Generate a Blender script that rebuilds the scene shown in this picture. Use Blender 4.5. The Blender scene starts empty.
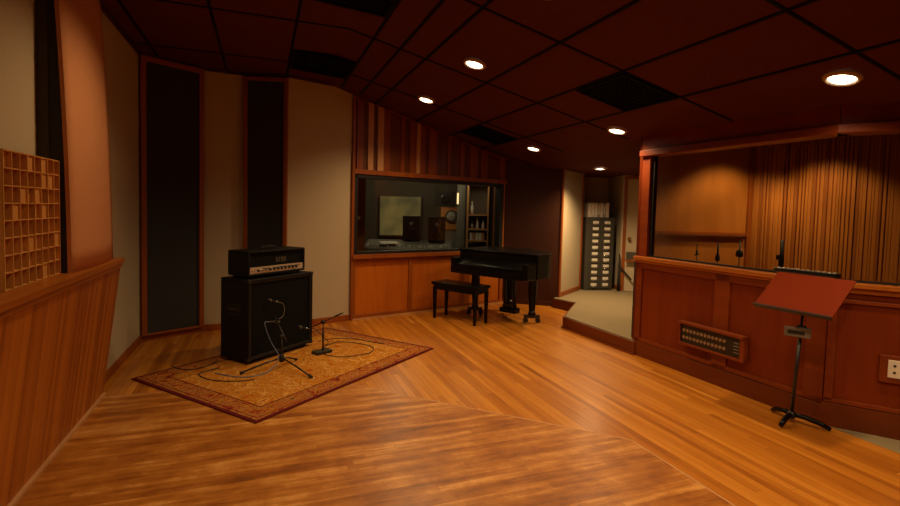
import bpy, bmesh, math, random
from mathutils import Vector, Matrix
random.seed(7)
PI = math.pi
C = bpy.context.scene.collection

# ------------------------------------------------------------------ mesh helper
class MB:
    def __init__(s): s.v = []; s.f = []; s.m = []; s.sm = []
    def face(s, idx, mi=0, smooth=False): s.f.append(idx); s.m.append(mi); s.sm.append(smooth)
    def hexa(s, p, mi=0):           # p: 4 bottom (ccw from above) + 4 top
        b = len(s.v); s.v += [tuple(q) for q in p]
        for q in ((3,2,1,0),(4,5,6,7),(0,1,5,4),(1,2,6,5),(2,3,7,6),(3,0,4,7)): s.face([b+i for i in q], mi)
        return s
    def box(s, x0, x1, y0, y1, z0, z1, mi=0):
        x0,x1 = sorted((x0,x1)); y0,y1 = sorted((y0,y1)); z0,z1 = sorted((z0,z1))
        return s.hexa([(x0,y0,z0),(x1,y0,z0),(x1,y1,z0),(x0,y1,z0),(x0,y0,z1),(x1,y0,z1),(x1,y1,z1),(x0,y1,z1)], mi)
    def cbox(s, c, d, mi=0): return s.box(c[0]-d[0]/2,c[0]+d[0]/2,c[1]-d[1]/2,c[1]+d[1]/2,c[2]-d[2]/2,c[2]+d[2]/2,mi)
    def prism(s, poly, z0, z1, mi=0, smooth=False):  # poly ccw
        a = sum(poly[i][0]*poly[(i+1)%len(poly)][1]-poly[(i+1)%len(poly)][0]*poly[i][1] for i in range(len(poly)))
        if a < 0: poly = poly[::-1]
        b = len(s.v); n = len(poly)
        z0f = z0 if callable(z0) else (lambda x,y: z0); z1f = z1 if callable(z1) else (lambda x,y: z1)
        s.v += [(x,y,z0f(x,y)) for x,y in poly] + [(x,y,z1f(x,y)) for x,y in poly]
        s.face([b+i for i in range(n)][::-1], mi); s.face([b+n+i for i in range(n)], mi)
        for i in range(n):
            j = (i+1)%n; s.face([b+i,b+j,b+n+j,b+n+i], mi, smooth)
        return s
    def tube(s, pts, r, n=10, mi=0, cap=True):
        pts = [Vector(p) for p in pts]; rs = r if isinstance(r,(list,tuple)) else [r]*len(pts)
        b = len(s.v); up = None
        for i,p in enumerate(pts):
            t = (pts[min(i+1,len(pts)-1)]-pts[max(i-1,0)]).normalized()
            if up is None:
                up = Vector((0,0,1)) if abs(t.z) < .9 else Vector((1,0,0))
            a = t.cross(up)
            if a.length < 1e-6: a = t.orthogonal()
            a.normalize(); c = a.cross(t).normalized(); up = c
            for k in range(n):
                w = 2*PI*k/n; s.v.append(tuple(p+(a*math.cos(w)+c*math.sin(w))*rs[i]))
        for i in range(len(pts)-1):
            for k in range(n):
                q = (k+1)%n; s.face([b+i*n+k,b+(i+1)*n+k,b+(i+1)*n+q,b+i*n+q], mi, True)
        if cap:
            s.face([b+k for k in range(n)], mi); e = b+(len(pts)-1)*n; s.face([e+k for k in range(n)][::-1], mi)
        return s
    def lathe(s, prof, c=(0,0,0), axis=(0,0,1), n=24, mi=0, capends=True):  # prof: [(r,h)]
        ax = Vector(axis).normalized(); a = ax.orthogonal().normalized(); q = ax.cross(a); c = Vector(c); b = len(s.v)
        for r,h in prof:
            for k in range(n):
                w = 2*PI*k/n; s.v.append(tuple(c+ax*h+(a*math.cos(w)+q*math.sin(w))*max(r,1e-5)))
        for i in range(len(prof)-1):
            for k in range(n):
                j=(k+1)%n; s.face([b+i*n+k,b+i*n+j,b+(i+1)*n+j,b+(i+1)*n+k], mi, True)
        if capends:
            s.face([b+k for k in range(n)][::-1], mi); e=b+(len(prof)-1)*n; s.face([e+k for k in range(n)], mi)
        return s
    def seg(s, p, q, z0, z1, o0, o1, u0=0.0, u1=None, mi=0):
        """box along wall line p->q from u0 to u1 metres, between inward offsets o0..o1 (right-hand side of p->q is the room)"""
        L = math.hypot(q[0]-p[0], q[1]-p[1]); dx,dy = (q[0]-p[0])/L,(q[1]-p[1])/L
        if u1 is None: u1 = L
        o0,o1 = min(o0,o1),max(o0,o1)
        def P(u,o,z): return (p[0]+dx*u+dy*o, p[1]+dy*u-dx*o, z)
        z1a,z1b = z1 if isinstance(z1,tuple) else (z1,z1)
        return s.hexa([P(u0,o1,z0),P(u1,o1,z0),P(u1,o0,z0),P(u0,o0,z0),P(u0,o1,z1a),P(u1,o1,z1b),P(u1,o0,z1b),P(u0,o0,z1a)], mi)
    def build(s, name, mats, parent=None, bevel=0, label=None, rot=None, loc=None, segs=2):
        me = bpy.data.meshes.new(name); me.from_pydata(s.v, [], s.f); 
        for m in (mats if isinstance(mats,(list,tuple)) else [mats]): me.materials.append(m)
        for p,mi,sm in zip(me.polygons, s.m, s.sm): p.material_index = mi; p.use_smooth = sm
        me.update()
        o = bpy.data.objects.new(name, me); C.objects.link(o)
        if parent: o.parent = parent
        if loc: o.location = loc
        if rot: o.rotation_euler = rot
        if bevel:
            b = o.modifiers.new('bevel','BEVEL'); b.width = bevel; b.segments = segs; b.limit_method = 'ANGLE'; b.angle_limit = math.radians(40)
        if label: o['label'] = label
        return o

def thing(name, label, cat, loc=(0,0,0), rz=0, group=None):
    o = bpy.data.objects.new(name, None); C.objects.link(o); o.location = loc; o.rotation_euler = (0,0,rz); o.empty_display_size=.1
    o['label'] = label; o['category'] = cat
    if group: o['group'] = group
    return o
def tag(o, label, cat, group=None):
    o['label'] = label; o['category'] = cat
    if group: o['group'] = group
    return o
def struct(o, label=None, cat=None):
    o['kind'] = 'structure'
    if label: o['label'] = label
    if cat: o['category'] = cat
    return o
def copy_tree(o, parent=None):
    c = o.copy(); C.objects.link(c)
    if parent: c.parent = parent
    for ch in list(o.children): copy_tree(ch, c)
    return c

# ------------------------------------------------------------------ materials
def nt(name):
    m = bpy.data.materials.new(name); m.use_nodes = True; t = m.node_tree; b = t.nodes['Principled BSDF']; return m,t,b
def L(t,a,b): t.links.new(a,b)
def plain(name, col, rough=.5, metal=0, spec=.5, coat=0, noise=.0, nscale=20, bump=0, bscale=300):
    m,t,b = nt(name)
    b.inputs['Base Color'].default_value = (*col,1); b.inputs['Roughness'].default_value = rough
    b.inputs['Metallic'].default_value = metal; b.inputs['Specular IOR Level'].default_value = spec; b.inputs['Coat Weight'].default_value = coat
    tc = t.nodes.new('ShaderNodeTexCoord')
    n = t.nodes.new('ShaderNodeTexNoise'); n.inputs['Scale'].default_value = nscale; n.inputs['Detail'].default_value = 4; L(t,tc.outputs['Object'],n.inputs['Vector'])
    mx = t.nodes.new('ShaderNodeMix'); mx.data_type = 'RGBA'
    k = noise if noise else .06
    mx.inputs[6].default_value = tuple(c*(1-k) for c in col)+(1,); mx.inputs[7].default_value = tuple(min(1,c*(1+k)) for c in col)+(1,)
    L(t,n.outputs['Fac'],mx.inputs[0]); L(t,mx.outputs[2],b.inputs['Base Color'])
    if bump:
        n2 = t.nodes.new('ShaderNodeTexNoise'); n2.inputs['Scale'].default_value = bscale; n2.inputs['Detail'].default_value = 2; L(t,tc.outputs['Object'],n2.inputs['Vector'])
        bp = t.nodes.new('ShaderNodeBump'); bp.inputs['Strength'].default_value = bump; bp.inputs['Distance'].default_value = .003
        L(t,n2.outputs['Fac'],bp.inputs['Height']); L(t,bp.outputs['Normal'],b.inputs['Normal'])
    return m
def wood(name, c1, c2, axis='Z', rough=.4, coat=.15, across=28, along=1.6, spec=.4):
    m,t,b = nt(name)
    tc = t.nodes.new('ShaderNodeTexCoord'); mp = t.nodes.new('ShaderNodeMapping')
    s = [across]*3; s['XYZ'.index(axis)] = along
    mp.inputs['Scale'].default_value = s; L(t,tc.outputs['Object'],mp.inputs['Vector'])
    n = t.nodes.new('ShaderNodeTexNoise'); n.inputs['Scale'].default_value = 1; n.inputs['Detail'].default_value = 5; n.inputs['Roughness'].default_value = .6; n.inputs['Distortion'].default_value = .3
    L(t,mp.outputs['Vector'],n.inputs['Vector'])
    mp2 = t.nodes.new('ShaderNodeMapping'); s2=[3]*3; s2['XYZ'.index(axis)] = .4; mp2.inputs['Scale'].default_value = s2; L(t,tc.outputs['Object'],mp2.inputs['Vector'])
    n2 = t.nodes.new('ShaderNodeTexNoise'); n2.inputs['Scale'].default_value = 1; n2.inputs['Detail'].default_value = 2; L(t,mp2.outputs['Vector'],n2.inputs['Vector'])
    a = t.nodes.new('ShaderNodeMath'); a.operation='ADD'; L(t,n.outputs['Fac'],a.inputs[0]); L(t,n2.outputs['Fac'],a.inputs[1])
    r = t.nodes.new('ShaderNodeMapRange'); r.inputs['From Min'].default_value = .75; r.inputs['From Max'].default_value = 1.25; L(t,a.outputs[0],r.inputs['Value'])
    mx = t.nodes.new('ShaderNodeMix'); mx.data_type='RGBA'; mx.inputs[6].default_value=(*c1,1); mx.inputs[7].default_value=(*c2,1)
    L(t,r.outputs['Result'],mx.inputs[0]); L(t,mx.outputs[2],b.inputs['Base Color'])
    b.inputs['Roughness'].default_value = rough; b.inputs['Coat Weight'].default_value = coat; b.inputs['Coat Roughness'].default_value=.25; b.inputs['Specular IOR Level'].default_value = spec
    return m
def M2(t,op,a,b=None,c=None):
    n = t.nodes.new('ShaderNodeMath'); n.operation = op
    for i,x in enumerate((a,b,c)):
        if x is None: continue
        if isinstance(x,(int,float)): n.inputs[i].default_value = x
        else: L(t,x,n.inputs[i])
    return n.outputs[0]
def ramp(t, fac, stops, interp='LINEAR'):
    r = t.nodes.new('ShaderNodeValToRGB'); r.color_ramp.interpolation = interp
    e = r.color_ramp.elements
    e[0].position, e[0].color = stops[0][0], (*stops[0][1],1); e[1].position, e[1].color = stops[-1][0], (*stops[-1][1],1)
    for p,c in stops[1:-1]:
        x = e.new(p); x.color = (*c,1)
    L(t,fac,r.inputs['Fac']); return r.outputs['Color']
def planks(name, cols, axis, w=.057, length=1.1, rough=.3, wear=0, coat=.3):
    m,t,b = nt(name)
    tc = t.nodes.new('ShaderNodeTexCoord'); sp = t.nodes.new('ShaderNodeSeparateXYZ'); L(t,tc.outputs['Object'],sp.inputs[0])
    u,v = (sp.outputs['X'],sp.outputs['Y']) if axis=='Y' else (sp.outputs['Y'],sp.outputs['X'])
    us = M2(t,'DIVIDE',u,w); ui = M2(t,'FLOOR',us); uf = M2(t,'FRACT',us)
    w1 = t.nodes.new('ShaderNodeTexWhiteNoise'); w1.noise_dimensions='1D'; L(t,ui,w1.inputs['W'])
    vs = M2(t,'ADD',M2(t,'DIVIDE',v,length),M2(t,'MULTIPLY',w1.outputs['Value'],9)); vi = M2(t,'FLOOR',vs)
    cb = t.nodes.new('ShaderNodeCombineXYZ'); L(t,ui,cb.inputs[0]); L(t,vi,cb.inputs[1])
    w2 = t.nodes.new('ShaderNodeTexWhiteNoise'); w2.noise_dimensions='2D'; L(t,cb.outputs[0],w2.inputs['Vector'])
    cb2 = t.nodes.new('ShaderNodeCombineXYZ'); L(t,M2(t,'MULTIPLY',u,45),cb2.inputs[0]); L(t,M2(t,'MULTIPLY',v,2.2),cb2.inputs[1]); L(t,M2(t,'MULTIPLY',w2.outputs['Value'],40),cb2.inputs[2])
    n = t.nodes.new('ShaderNodeTexNoise'); n.inputs['Scale'].default_value=1; n.inputs['Detail'].default_value=4; n.inputs['Distortion'].default_value=.5; L(t,cb2.outputs[0],n.inputs['Vector'])
    tone = M2(t,'ADD',M2(t,'MULTIPLY',w2.outputs['Value'],.45),M2(t,'MULTIPLY',n.outputs['Fac'],.62))
    big = t.nodes.new('ShaderNodeTexNoise'); big.inputs['Scale'].default_value=1.3; big.inputs['Detail'].default_value=5; L(t,tc.outputs['Object'],big.inputs['Vector'])
    if wear:
        mpw = t.nodes.new('ShaderNodeMapping'); mpw.inputs['Scale'].default_value = (1.2,9,1) if axis=='X' else (9,1.2,1); L(t,tc.outputs['Object'],mpw.inputs['Vector'])
        nw = t.nodes.new('ShaderNodeTexNoise'); nw.inputs['Scale'].default_value=1.6; nw.inputs['Detail'].default_value=8; nw.inputs['Roughness'].default_value=.65; L(t,mpw.outputs['Vector'],nw.inputs['Vector'])
        bl = t.nodes.new('ShaderNodeTexNoise'); bl.inputs['Scale'].default_value=3.2; bl.inputs['Detail'].default_value=9; bl.inputs['Roughness'].default_value=.72; L(t,tc.outputs['Object'],bl.inputs['Vector'])
        tone = M2(t,'ADD',M2(t,'ADD',M2(t,'MULTIPLY',tone,.20),M2(t,'MULTIPLY',nw.outputs['Fac'],.42*wear)),M2(t,'MULTIPLY',bl.outputs['Fac'],.40*wear))
    col = ramp(t,tone,cols)
    gap = M2(t,'LESS_THAN',uf,.045)
    vf = M2(t,'FRACT',vs); gap = M2(t,'MAXIMUM',gap,M2(t,'LESS_THAN',vf,.0025))
    mx = t.nodes.new('ShaderNodeMix'); mx.data_type='RGBA'; L(t,M2(t,'MULTIPLY',gap,.22 if wear else .4),mx.inputs[0]); L(t,col,mx.inputs[6]); mx.inputs[7].default_value=(.05,.018,.005,1)
    last = mx.outputs[2]
    if wear:   # scattered pale scratches and scuffs
        mps = t.nodes.new('ShaderNodeMapping'); mps.inputs['Scale'].default_value=(14,30,1); mps.inputs['Rotation'].default_value=(0,0,.35); L(t,tc.outputs['Object'],mps.inputs['Vector'])
        ns = t.nodes.new('ShaderNodeTexNoise'); ns.inputs['Scale'].default_value=1; ns.inputs['Detail'].default_value=6; ns.inputs['Roughness'].default_value=.7; L(t,mps.outputs['Vector'],ns.inputs['Vector'])
        sc = t.nodes.new('ShaderNodeMapRange'); sc.inputs['From Min'].default_value=.66; sc.inputs['From Max'].default_value=.76; sc.inputs['To Max'].default_value=.45; L(t,ns.outputs['Fac'],sc.inputs['Value'])
        m3 = t.nodes.new('ShaderNodeMix'); m3.data_type='RGBA'; L(t,sc.outputs['Result'],m3.inputs[0]); L(t,last,m3.inputs[6]); m3.inputs[7].default_value=(.52,.3,.12,1); last=m3.outputs[2]
    L(t,last,b.inputs['Base Color'])
    rr = t.nodes.new('ShaderNodeMapRange'); rr.inputs['To Min'].default_value=rough-.06; rr.inputs['To Max'].default_value=rough+.14; L(t,big.outputs['Fac'],rr.inputs['Value']); L(t,rr.outputs['Result'],b.inputs['Roughness'])
    b.inputs['Coat Weight'].default_value=coat; b.inputs['Coat Roughness'].default_value=rough*.8
    bp = t.nodes.new('ShaderNodeBump'); bp.inputs['Strength'].default_value=.25; bp.inputs['Distance'].default_value=.002; bp.invert=True; L(t,gap,bp.inputs['Height']); L(t,bp.outputs['Normal'],b.inputs['Normal'])
    return m
def emis(name, col, s):
    m,t,b = nt(name); b.inputs['Base Color'].default_value=(*col,1); b.inputs['Emission Color'].default_value=(*col,1); b.inputs['Emission Strength'].default_value=s; return m
def glass(name, tint=(1,1,1), refl=.6):
    m = bpy.data.materials.new(name); m.use_nodes=True; t=m.node_tree; t.nodes.remove(t.nodes['Principled BSDF'])
    out=t.nodes['Material Output']; tr=t.nodes.new('ShaderNodeBsdfTransparent'); tr.inputs[0].default_value=(*tint,1)
    gl=t.nodes.new('ShaderNodeBsdfGlossy'); gl.inputs['Roughness'].default_value=.02
    fr=t.nodes.new('ShaderNodeFresnel'); fr.inputs[0].default_value=1.45; mx=t.nodes.new('ShaderNodeMixShader')
    L(t,M2(t,'MULTIPLY',fr.outputs[0],refl),mx.inputs[0]); L(t,tr.outputs[0],mx.inputs[1]); L(t,gl.outputs[0],mx.inputs[2]); L(t,mx.outputs[0],out.inputs[0]); return m
def slatwood(name, c1, c2, pitch, ang):
    """vertical slats of random tone; stripes run across the direction ang in the floor plane"""
    m,t,b = nt(name); tc=t.nodes.new('ShaderNodeTexCoord'); mp=t.nodes.new('ShaderNodeMapping'); mp.inputs['Rotation'].default_value=(0,0,-ang); L(t,tc.outputs['Object'],mp.inputs['Vector'])
    sp=t.nodes.new('ShaderNodeSeparateXYZ'); L(t,mp.outputs['Vector'],sp.inputs[0])
    i=M2(t,'FLOOR',M2(t,'DIVIDE',sp.outputs['X'],pitch)); w=t.nodes.new('ShaderNodeTexWhiteNoise'); w.noise_dimensions='1D'; L(t,i,w.inputs['W'])
    cb=t.nodes.new('ShaderNodeCombineXYZ'); L(t,M2(t,'MULTIPLY',sp.outputs['X'],60),cb.inputs[0]); L(t,M2(t,'MULTIPLY',sp.outputs['Z'],1.5),cb.inputs[1])
    n=t.nodes.new('ShaderNodeTexNoise'); n.inputs['Scale'].default_value=1; L(t,cb.outputs[0],n.inputs['Vector'])
    tone=M2(t,'ADD',M2(t,'MULTIPLY',w.outputs['Value'],.6),M2(t,'MULTIPLY',n.outputs['Fac'],.4))
    L(t,ramp(t,tone,[(.15,c1),(.85,c2)]),b.inputs['Base Color']); b.inputs['Roughness'].default_value=.45; b.inputs['Coat Weight'].default_value=.1
    return m

M = {}
M['floor'] = planks('oak_strip_floor', [(.16,(.23,.062,.004)),(.36,(.38,.122,.009)),(.62,(.49,.178,.015)),(.92,(.66,.285,.042))], 'Y', w=.05, length=1.9, rough=.3)
M['old'] = planks('worn_strip_floor', [(.36,(.13,.036,.003)),(.46,(.29,.090,.009)),(.54,(.42,.155,.020)),(.64,(.66,.32,.085))], 'X', w=.05, length=1.6, rough=.36, wear=1, coat=.25)
M['cream'] = plain('cream_fabric', (.50,.42,.29), .95, spec=.1, noise=.05, nscale=60, bump=.3, bscale=500)
M['pink'] = plain('salmon_fabric', (.60,.275,.13), .95, spec=.1, noise=.05, nscale=40, bump=.2, bscale=500)
M['blackfab'] = plain('black_fabric', (.042,.042,.045), .95, spec=.15, bump=.3, bscale=600)
M['greyfab'] = plain('grey_fabric_edge', (.07,.062,.05), .95, spec=.1)
M['trim'] = wood('cherry_trim', (.23,.050,.005), (.34,.088,.009), 'Z', .45, .05)
M['trimh'] = wood('cherry_rail', (.28,.072,.006), (.44,.135,.014), 'Y', .35, .3)
M['panel'] = wood('cherry_panel', (.42,.100,.006), (.54,.150,.010), 'Z', .4, .2, across=14)
M['redpanel'] = wood('red_cherry_panel', (.15,.020,.0015), (.20,.031,.0025), 'Z', .5, .0, across=14, spec=.25)
M['redtrim'] = wood('red_cherry_trim', (.15,.023,.002), (.22,.038,.004), 'Y', .45, .05)
M['wains'] = slatwood('wainscot_slats', (.26,.060,.004), (.52,.165,.014), .035, PI/2)
M['boothpanel'] = wood('booth_panel', (.38,.125,.014), (.47,.165,.022), 'Z', .5, .0, across=14)
M['boothpanel2'] = wood('booth_slat_brown', (.26,.075,.009), (.33,.10,.013), 'Z', .5, .0, across=14)
M['slats'] = slatwood('booth_slats', (.24,.08,.02), (.46,.19,.055), .04, 0.0)
M['boardA'] = wood('board_red', (.20,.042,.005), (.28,.065,.008), 'Z', .5, .05)
M['boardB'] = wood('board_brown', (.10,.024,.004), (.15,.038,.006), 'Z', .5, .05)
M['boardC'] = wood('board_blond', (.46,.22,.09), (.55,.30,.13), 'Z', .5, .05)
M['ceil'] = plain('maroon_ceiling_panel', (.085,.016,.008), .85, spec=.2, noise=.12, nscale=3)
M['tbar'] = plain('black_ceiling_grid', (.004,.0035,.0035), .8, spec=.1)
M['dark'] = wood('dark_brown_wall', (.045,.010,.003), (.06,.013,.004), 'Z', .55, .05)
M['carpet'] = plain('beige_carpet', (.25,.20,.12), 1, spec=.05, noise=.12, nscale=120, bump=.5, bscale=400)
M['riser'] = wood('riser_wood', (.11,.019,.002), (.155,.029,.0035), 'Y', .45, .05)
M['black'] = plain('black_tolex', (.005,.0045,.0045), .6, spec=.25, bump=.3, bscale=900)
M['grille'] = plain('black_grille_cloth', (.004,.004,.004), .9, spec=.15, bump=.4, bscale=1200)
M['gloss'] = plain('black_lacquer', (.003,.0025,.0025), .3, spec=.22, coat=.0)
M['satin'] = plain('black_metal', (.015,.015,.016), .38)
M['rubber'] = plain('black_rubber', (.01,.01,.01), .7)
M['chrome'] = plain('chrome', (.7,.68,.65), .22, metal=1)
M['brass'] = plain('brass', (.6,.4,.16), .3, metal=1)
M['silver'] = plain('brushed_panel', (.72,.62,.5), .4, metal=.6)
M['ivory'] = plain('white_key', (.8,.76,.66), .25)
M['white'] = plain('white_plastic', (.75,.72,.66), .45)
M['grey'] = plain('grey_metal', (.16,.15,.13), .45)
M['cabgrey'] = plain('dark_green_metal', (.055,.052,.042), .5)
M['blue'] = plain('blue_cable', (.10,.16,.30), .5)
M['diff'] = wood('pine_block', (.50,.22,.05), (.66,.33,.09), 'Z', .6, 0)
M['standred'] = plain('red_brown_desk', (.16,.017,.002), .7, spec=.1)
M['lamp'] = emis('lamp_glow', (1,.86,.62), 14)
M['ring'] = plain('lamp_ring', (.5,.36,.24), .6)
M['dullbrass'] = plain('dull_brass', (.34,.22,.12), .55)
M['logo'] = plain('dim_logo_metal', (.10,.09,.08), .5)
M['glass'] = glass('window_glass', (.92,.96,.90), .6)
M['bglass'] = glass('booth_glass', (.98,.98,.98), .10)
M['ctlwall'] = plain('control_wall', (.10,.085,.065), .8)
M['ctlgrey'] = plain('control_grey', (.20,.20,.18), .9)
M['paper'] = plain('paper', (.75,.72,.65), .7)
M['orangewood'] = wood('speaker_wood', (.50,.20,.06), (.6,.26,.08), 'Z', .4, .1)
M['cone'] = plain('speaker_cone', (.35,.34,.32), .4)
M['rack'] = plain('grey_rack', (.10,.10,.10), .5)

# ------------------------------------------------------------------ layout (metres; +Y runs along the long left wall)
LW = -1.155
W = dict(a=(LW,-2.6), b=(LW,5.80), c=(-.61,6.12), d=(-.19,6.15), e=(.27,6.02), f=(1.04,6.28), g=(3.50,6.95), h=(4.20,6.45), i=(4.99,7.04), j=(5.12,7.66), k=(5.86,7.50), l=(5.64,6.84), m=(6.35,6.02))
BO = (3.568,4.05); BC = (3.645,2.27); RE = (4.75,.81)       # booth front: far end, corner, and where the turned wall leaves
SL=.24
def cz(x):
    if x < .66: return 2.90
    if x < 4.1: return 2.90-SL*(x-.66)
    return 2.90-SL*(4.1-.66)

# floors
fl = MB()
fl.prism([(-1.4,-2.9),(3.66,-2.9),(3.66,3.95),(4.6,3.95),(4.6,7.6),(-1.4,7.6)], -.08, 0)
struct(fl.build('floor', M['floor']), 'orange oak strip floor running away toward the control room window', 'floor')
of = MB(); poly=[(-1.08,-2.6),(2.185,-2.6),(2.185,2.475),(.43,4.20),(-1.08,4.20)]
of.prism(poly, .0, .0025)
struct(of.build('floor_worn_inlay', M['old']), 'worn brown strip floor inlaid with cut corner in foreground', 'floor')
fc = MB(); fc.prism([(3.66,2.6),(3.66,-2.9),(6.6,-2.9),(6.6,2.6)], -.08, .001)
struct(fc.build('floor_carpet', M['carpet']), 'beige carpet strip at the lower right wall', 'floor')
# thin blond border strips between the two floors
st = MB()
def strip(mb,p,q,w,z0,z1):
    L_=math.hypot(q[0]-p[0],q[1]-p[1]); nx,ny=-(q[1]-p[1])/L_*w/2,(q[0]-p[0])/L_*w/2
    mb.prism([(p[0]+nx,p[1]+ny),(q[0]+nx,q[1]+ny),(q[0]-nx,q[1]-ny),(p[0]-nx,p[1]-ny)],z0,z1)
for p,q in zip(poly[1:4],poly[2:5]): strip(st,p,q,.012,.0,.0032)
struct(st.build('trim_floor_border', M['boardC']))

# platform (raised carpeted landing)
PZ=.14
pf = MB(); pl=[(3.56,4.0),(3.52,5.24),(4.22,6.02),(4.10,6.42),(4.25,6.55),(5.0,7.12),(5.1,7.6),(6.6,7.6),(6.6,4.0)]
pf.prism(pl, .0, PZ)
struct(pf.build('floor_landing', M['carpet']), 'raised beige carpeted landing in front of the drawer cabinet', 'floor')
rs = MB()
for p,q in (((3.51,5.255),(4.205,6.02)),((4.205,6.02),(4.09,6.42)),((3.548,4.02),(3.51,5.255))):
    strip(rs,p,q,.02,0,PZ-.012)
rs.seg((3.536,4.02),(3.498,5.255),0,.012,-.02,0)
struct(rs.build('trim_step_riser', M['riser']))

# walls
def wall(name,p,q,z0,z1,mat,th=.12,ext=0,**k):
    L_=math.hypot(q[0]-p[0],q[1]-p[1]); mb=MB(); mb.seg(p,q,z0,z1,-th,0,-ext,L_+ext); return struct(mb.build(name,mat),**k)
wall('wall_left',W['a'],W['b'],0,3.0,M['cream'],label='cream fabric wall on the left',cat='wall')
wall('wall_corner_dark_panel',W['b'],W['c'],0,3.0,M['cream'],.1)
wall('wall_corner_cream',W['c'],W['d'],0,3.0,M['cream'],.1)
wall('wall_corner_narrow_panel',W['d'],W['e'],0,3.0,M['cream'],.1)
wall('wall_cream_by_window',W['e'],W['f'],0,3.0,M['cream'],.1)
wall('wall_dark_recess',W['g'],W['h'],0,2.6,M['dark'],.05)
wall('wall_column',W['h'],W['i'],0,2.6,M['cream'],.12)
wall('wall_niche_left',W['i'],W['j'],0,2.6,M['cream'],.05)
wall('wall_niche_back',W['j'],W['k'],0,2.6,M['cream'],.08)
wall('wall_niche_right',W['k'],W['l'],0,2.6,M['cream'],.05)
wall('wall_entry',W['l'],W['m'],0,2.6,M['cream'],.08)
wall('wall_entry_side',W['m'],(6.35,4.9),0,2.6,M['cream'],.1)
wall('wall_behind_camera',(6.4,-2.6),(LW,-2.6),0,3.0,M['cream'],.12,.1)
wall('wall_right_near',RE,(4.75,-2.6),0,3.0,M['redpanel'],.12)
# window wall pieces (boards above, panels below)
WP,WQ=W['f'],W['g']; WL=math.hypot(WQ[0]-WP[0],WQ[1]-WP[1]); wdx,wdy=(WQ[0]-WP[0])/WL,(WQ[1]-WP[1])/WL
def wz(u): return cz(WP[0]+wdx*u)
mb=MB(); mb.seg(WP,WQ,0,.83,-.2,0); mb.seg(WP,WQ,1.84,3.0,-.2,0); mb.seg(WP,WQ,.83,1.84,-.2,0,WL-.05,WL+.03); mb.seg(WP,WQ,.83,1.84,-.2,0,-.03,.02)
struct(mb.build('wall_back', M['panel']),'wood panelled wall below and above the control room window','wall')
mb=MB(); u=.05
kinds=[0,1,2,1,2,0,1,1,0,1,0,2,0,1,0,0,1,1,0,1,1,0,1,0,0,1,0,0,1,1,1,0,1]
i=0
wid=[.085,.06,.075,.06,.085,.10,.05,.11,.06,.08,.10,.055]
while u < WL-.02:
    w=min(wid[i%len(wid)],WL-u); k=kinds[i%len(kinds)]
    off={0:.028,1:.012,2:.04}[k]
    mb.seg(WP,WQ,1.90,(wz(u)-.02,wz(u+w)-.02),0.0,off,u,u+w,mi=k); u+=w; i+=1
struct(mb.build('wall_back_board_cladding',[M['boardA'],M['boardB'],M['boardC']]),'vertical boards of mixed reddish and blond tones above the window','wall cladding')
mb=MB()
mb.seg(WP,WQ,1.84,1.90,0,.045); mb.seg(WP,WQ,0,2.78,0,.04,-.01,.022)           # head casing, left stile
mb.seg(WP,WQ,.775,.83,0,.06); 
struct(mb.build('trim_window_casing',M['trim'],bevel=.003))
mb=MB()
for u0 in (.0,.84,1.72,WL-.07): mb.seg(WP,WQ,.02,.775,0,.022,u0,u0+.06)
mb.seg(WP,WQ,.735,.775,0,.024); mb.seg(WP,WQ,0.02,.06,0,.024)
struct(mb.build('trim_window_wainscot',M['trim'],bevel=.002))
mb=MB(); mb.seg(WP,WQ,0,.02,0,.035)
struct(mb.build('baseboard_back',M['boardC']))
# window
mb=MB(); a0,a1=.022,WL-.045
mb.seg(WP,WQ,.83,.865,-.1,.03,a0,a1); mb.seg(WP,WQ,1.79,1.84,-.1,.03,a0,a1); mb.seg(WP,WQ,.83,1.84,-.1,.03,a0,a0+.05); mb.seg(WP,WQ,.83,1.84,-.1,.03,a1-.07,a1)
wf=struct(mb.build('window_1',M['satin'],bevel=.003),'wide black framed control room window','window')
mb=MB(); mb.seg(WP,WQ,.86,1.80,-.022,-.016,a0+.045,a1-.045); mb.build('window_glass',M['glass'],wf)

# cream wall trims / black panels in the corner
def panel_frame(name,p,q,zt,fw,proud,label):
    L_=math.hypot(q[0]-p[0],q[1]-p[1]); mb=MB(); z0=.06
    mb.seg(p,q,z0,zt,0,proud,0,fw); mb.seg(p,q,z0,zt,0,proud,L_-fw,L_); mb.seg(p,q,zt-fw,zt,0,proud,fw,L_-fw); mb.seg(p,q,z0,z0+.02,0,proud,fw,L_-fw)
    t=thing(name,label,'acoustic panel',(0,0,0)); mb.build('panel_frame',M['trim'],t,bevel=.003)
    m2=MB(); m2.seg(p,q,z0+.02,zt-fw,0,proud*.5,fw,L_-fw); m2.build('fabric_panel',M['blackfab'],t)
    return t
def lerp(p,q,t): return (p[0]+(q[0]-p[0])*t,p[1]+(q[1]-p[1])*t)
panel_frame('acoustic_panel',W['b'],lerp(W['b'],W['c'],.98),2.87,.05,.05,'wide tall black fabric panel in brown wood frame at the far left corner')
panel_frame('acoustic_panel',lerp(W['d'],W['e'],0),W['e'],2.85,.04,.06,'narrow tall black fabric panel in wood frame behind the amplifier')
for nm,p,q in (('baseboard_left',(LW,-2.6),W['b']),('baseboard_corner_panel',W['b'],W['c']),('baseboard_corner',W['c'],W['d']),('baseboard_corner_narrow',W['d'],W['e']),('baseboard_cream_wall',W['e'],W['f'])):
    mb=MB(); mb.seg(p,q,0,.075 if nm!='baseboard_corner_panel' else .06,0,.016); struct(mb.build(nm,M['trim'] ,bevel=.003))
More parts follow.
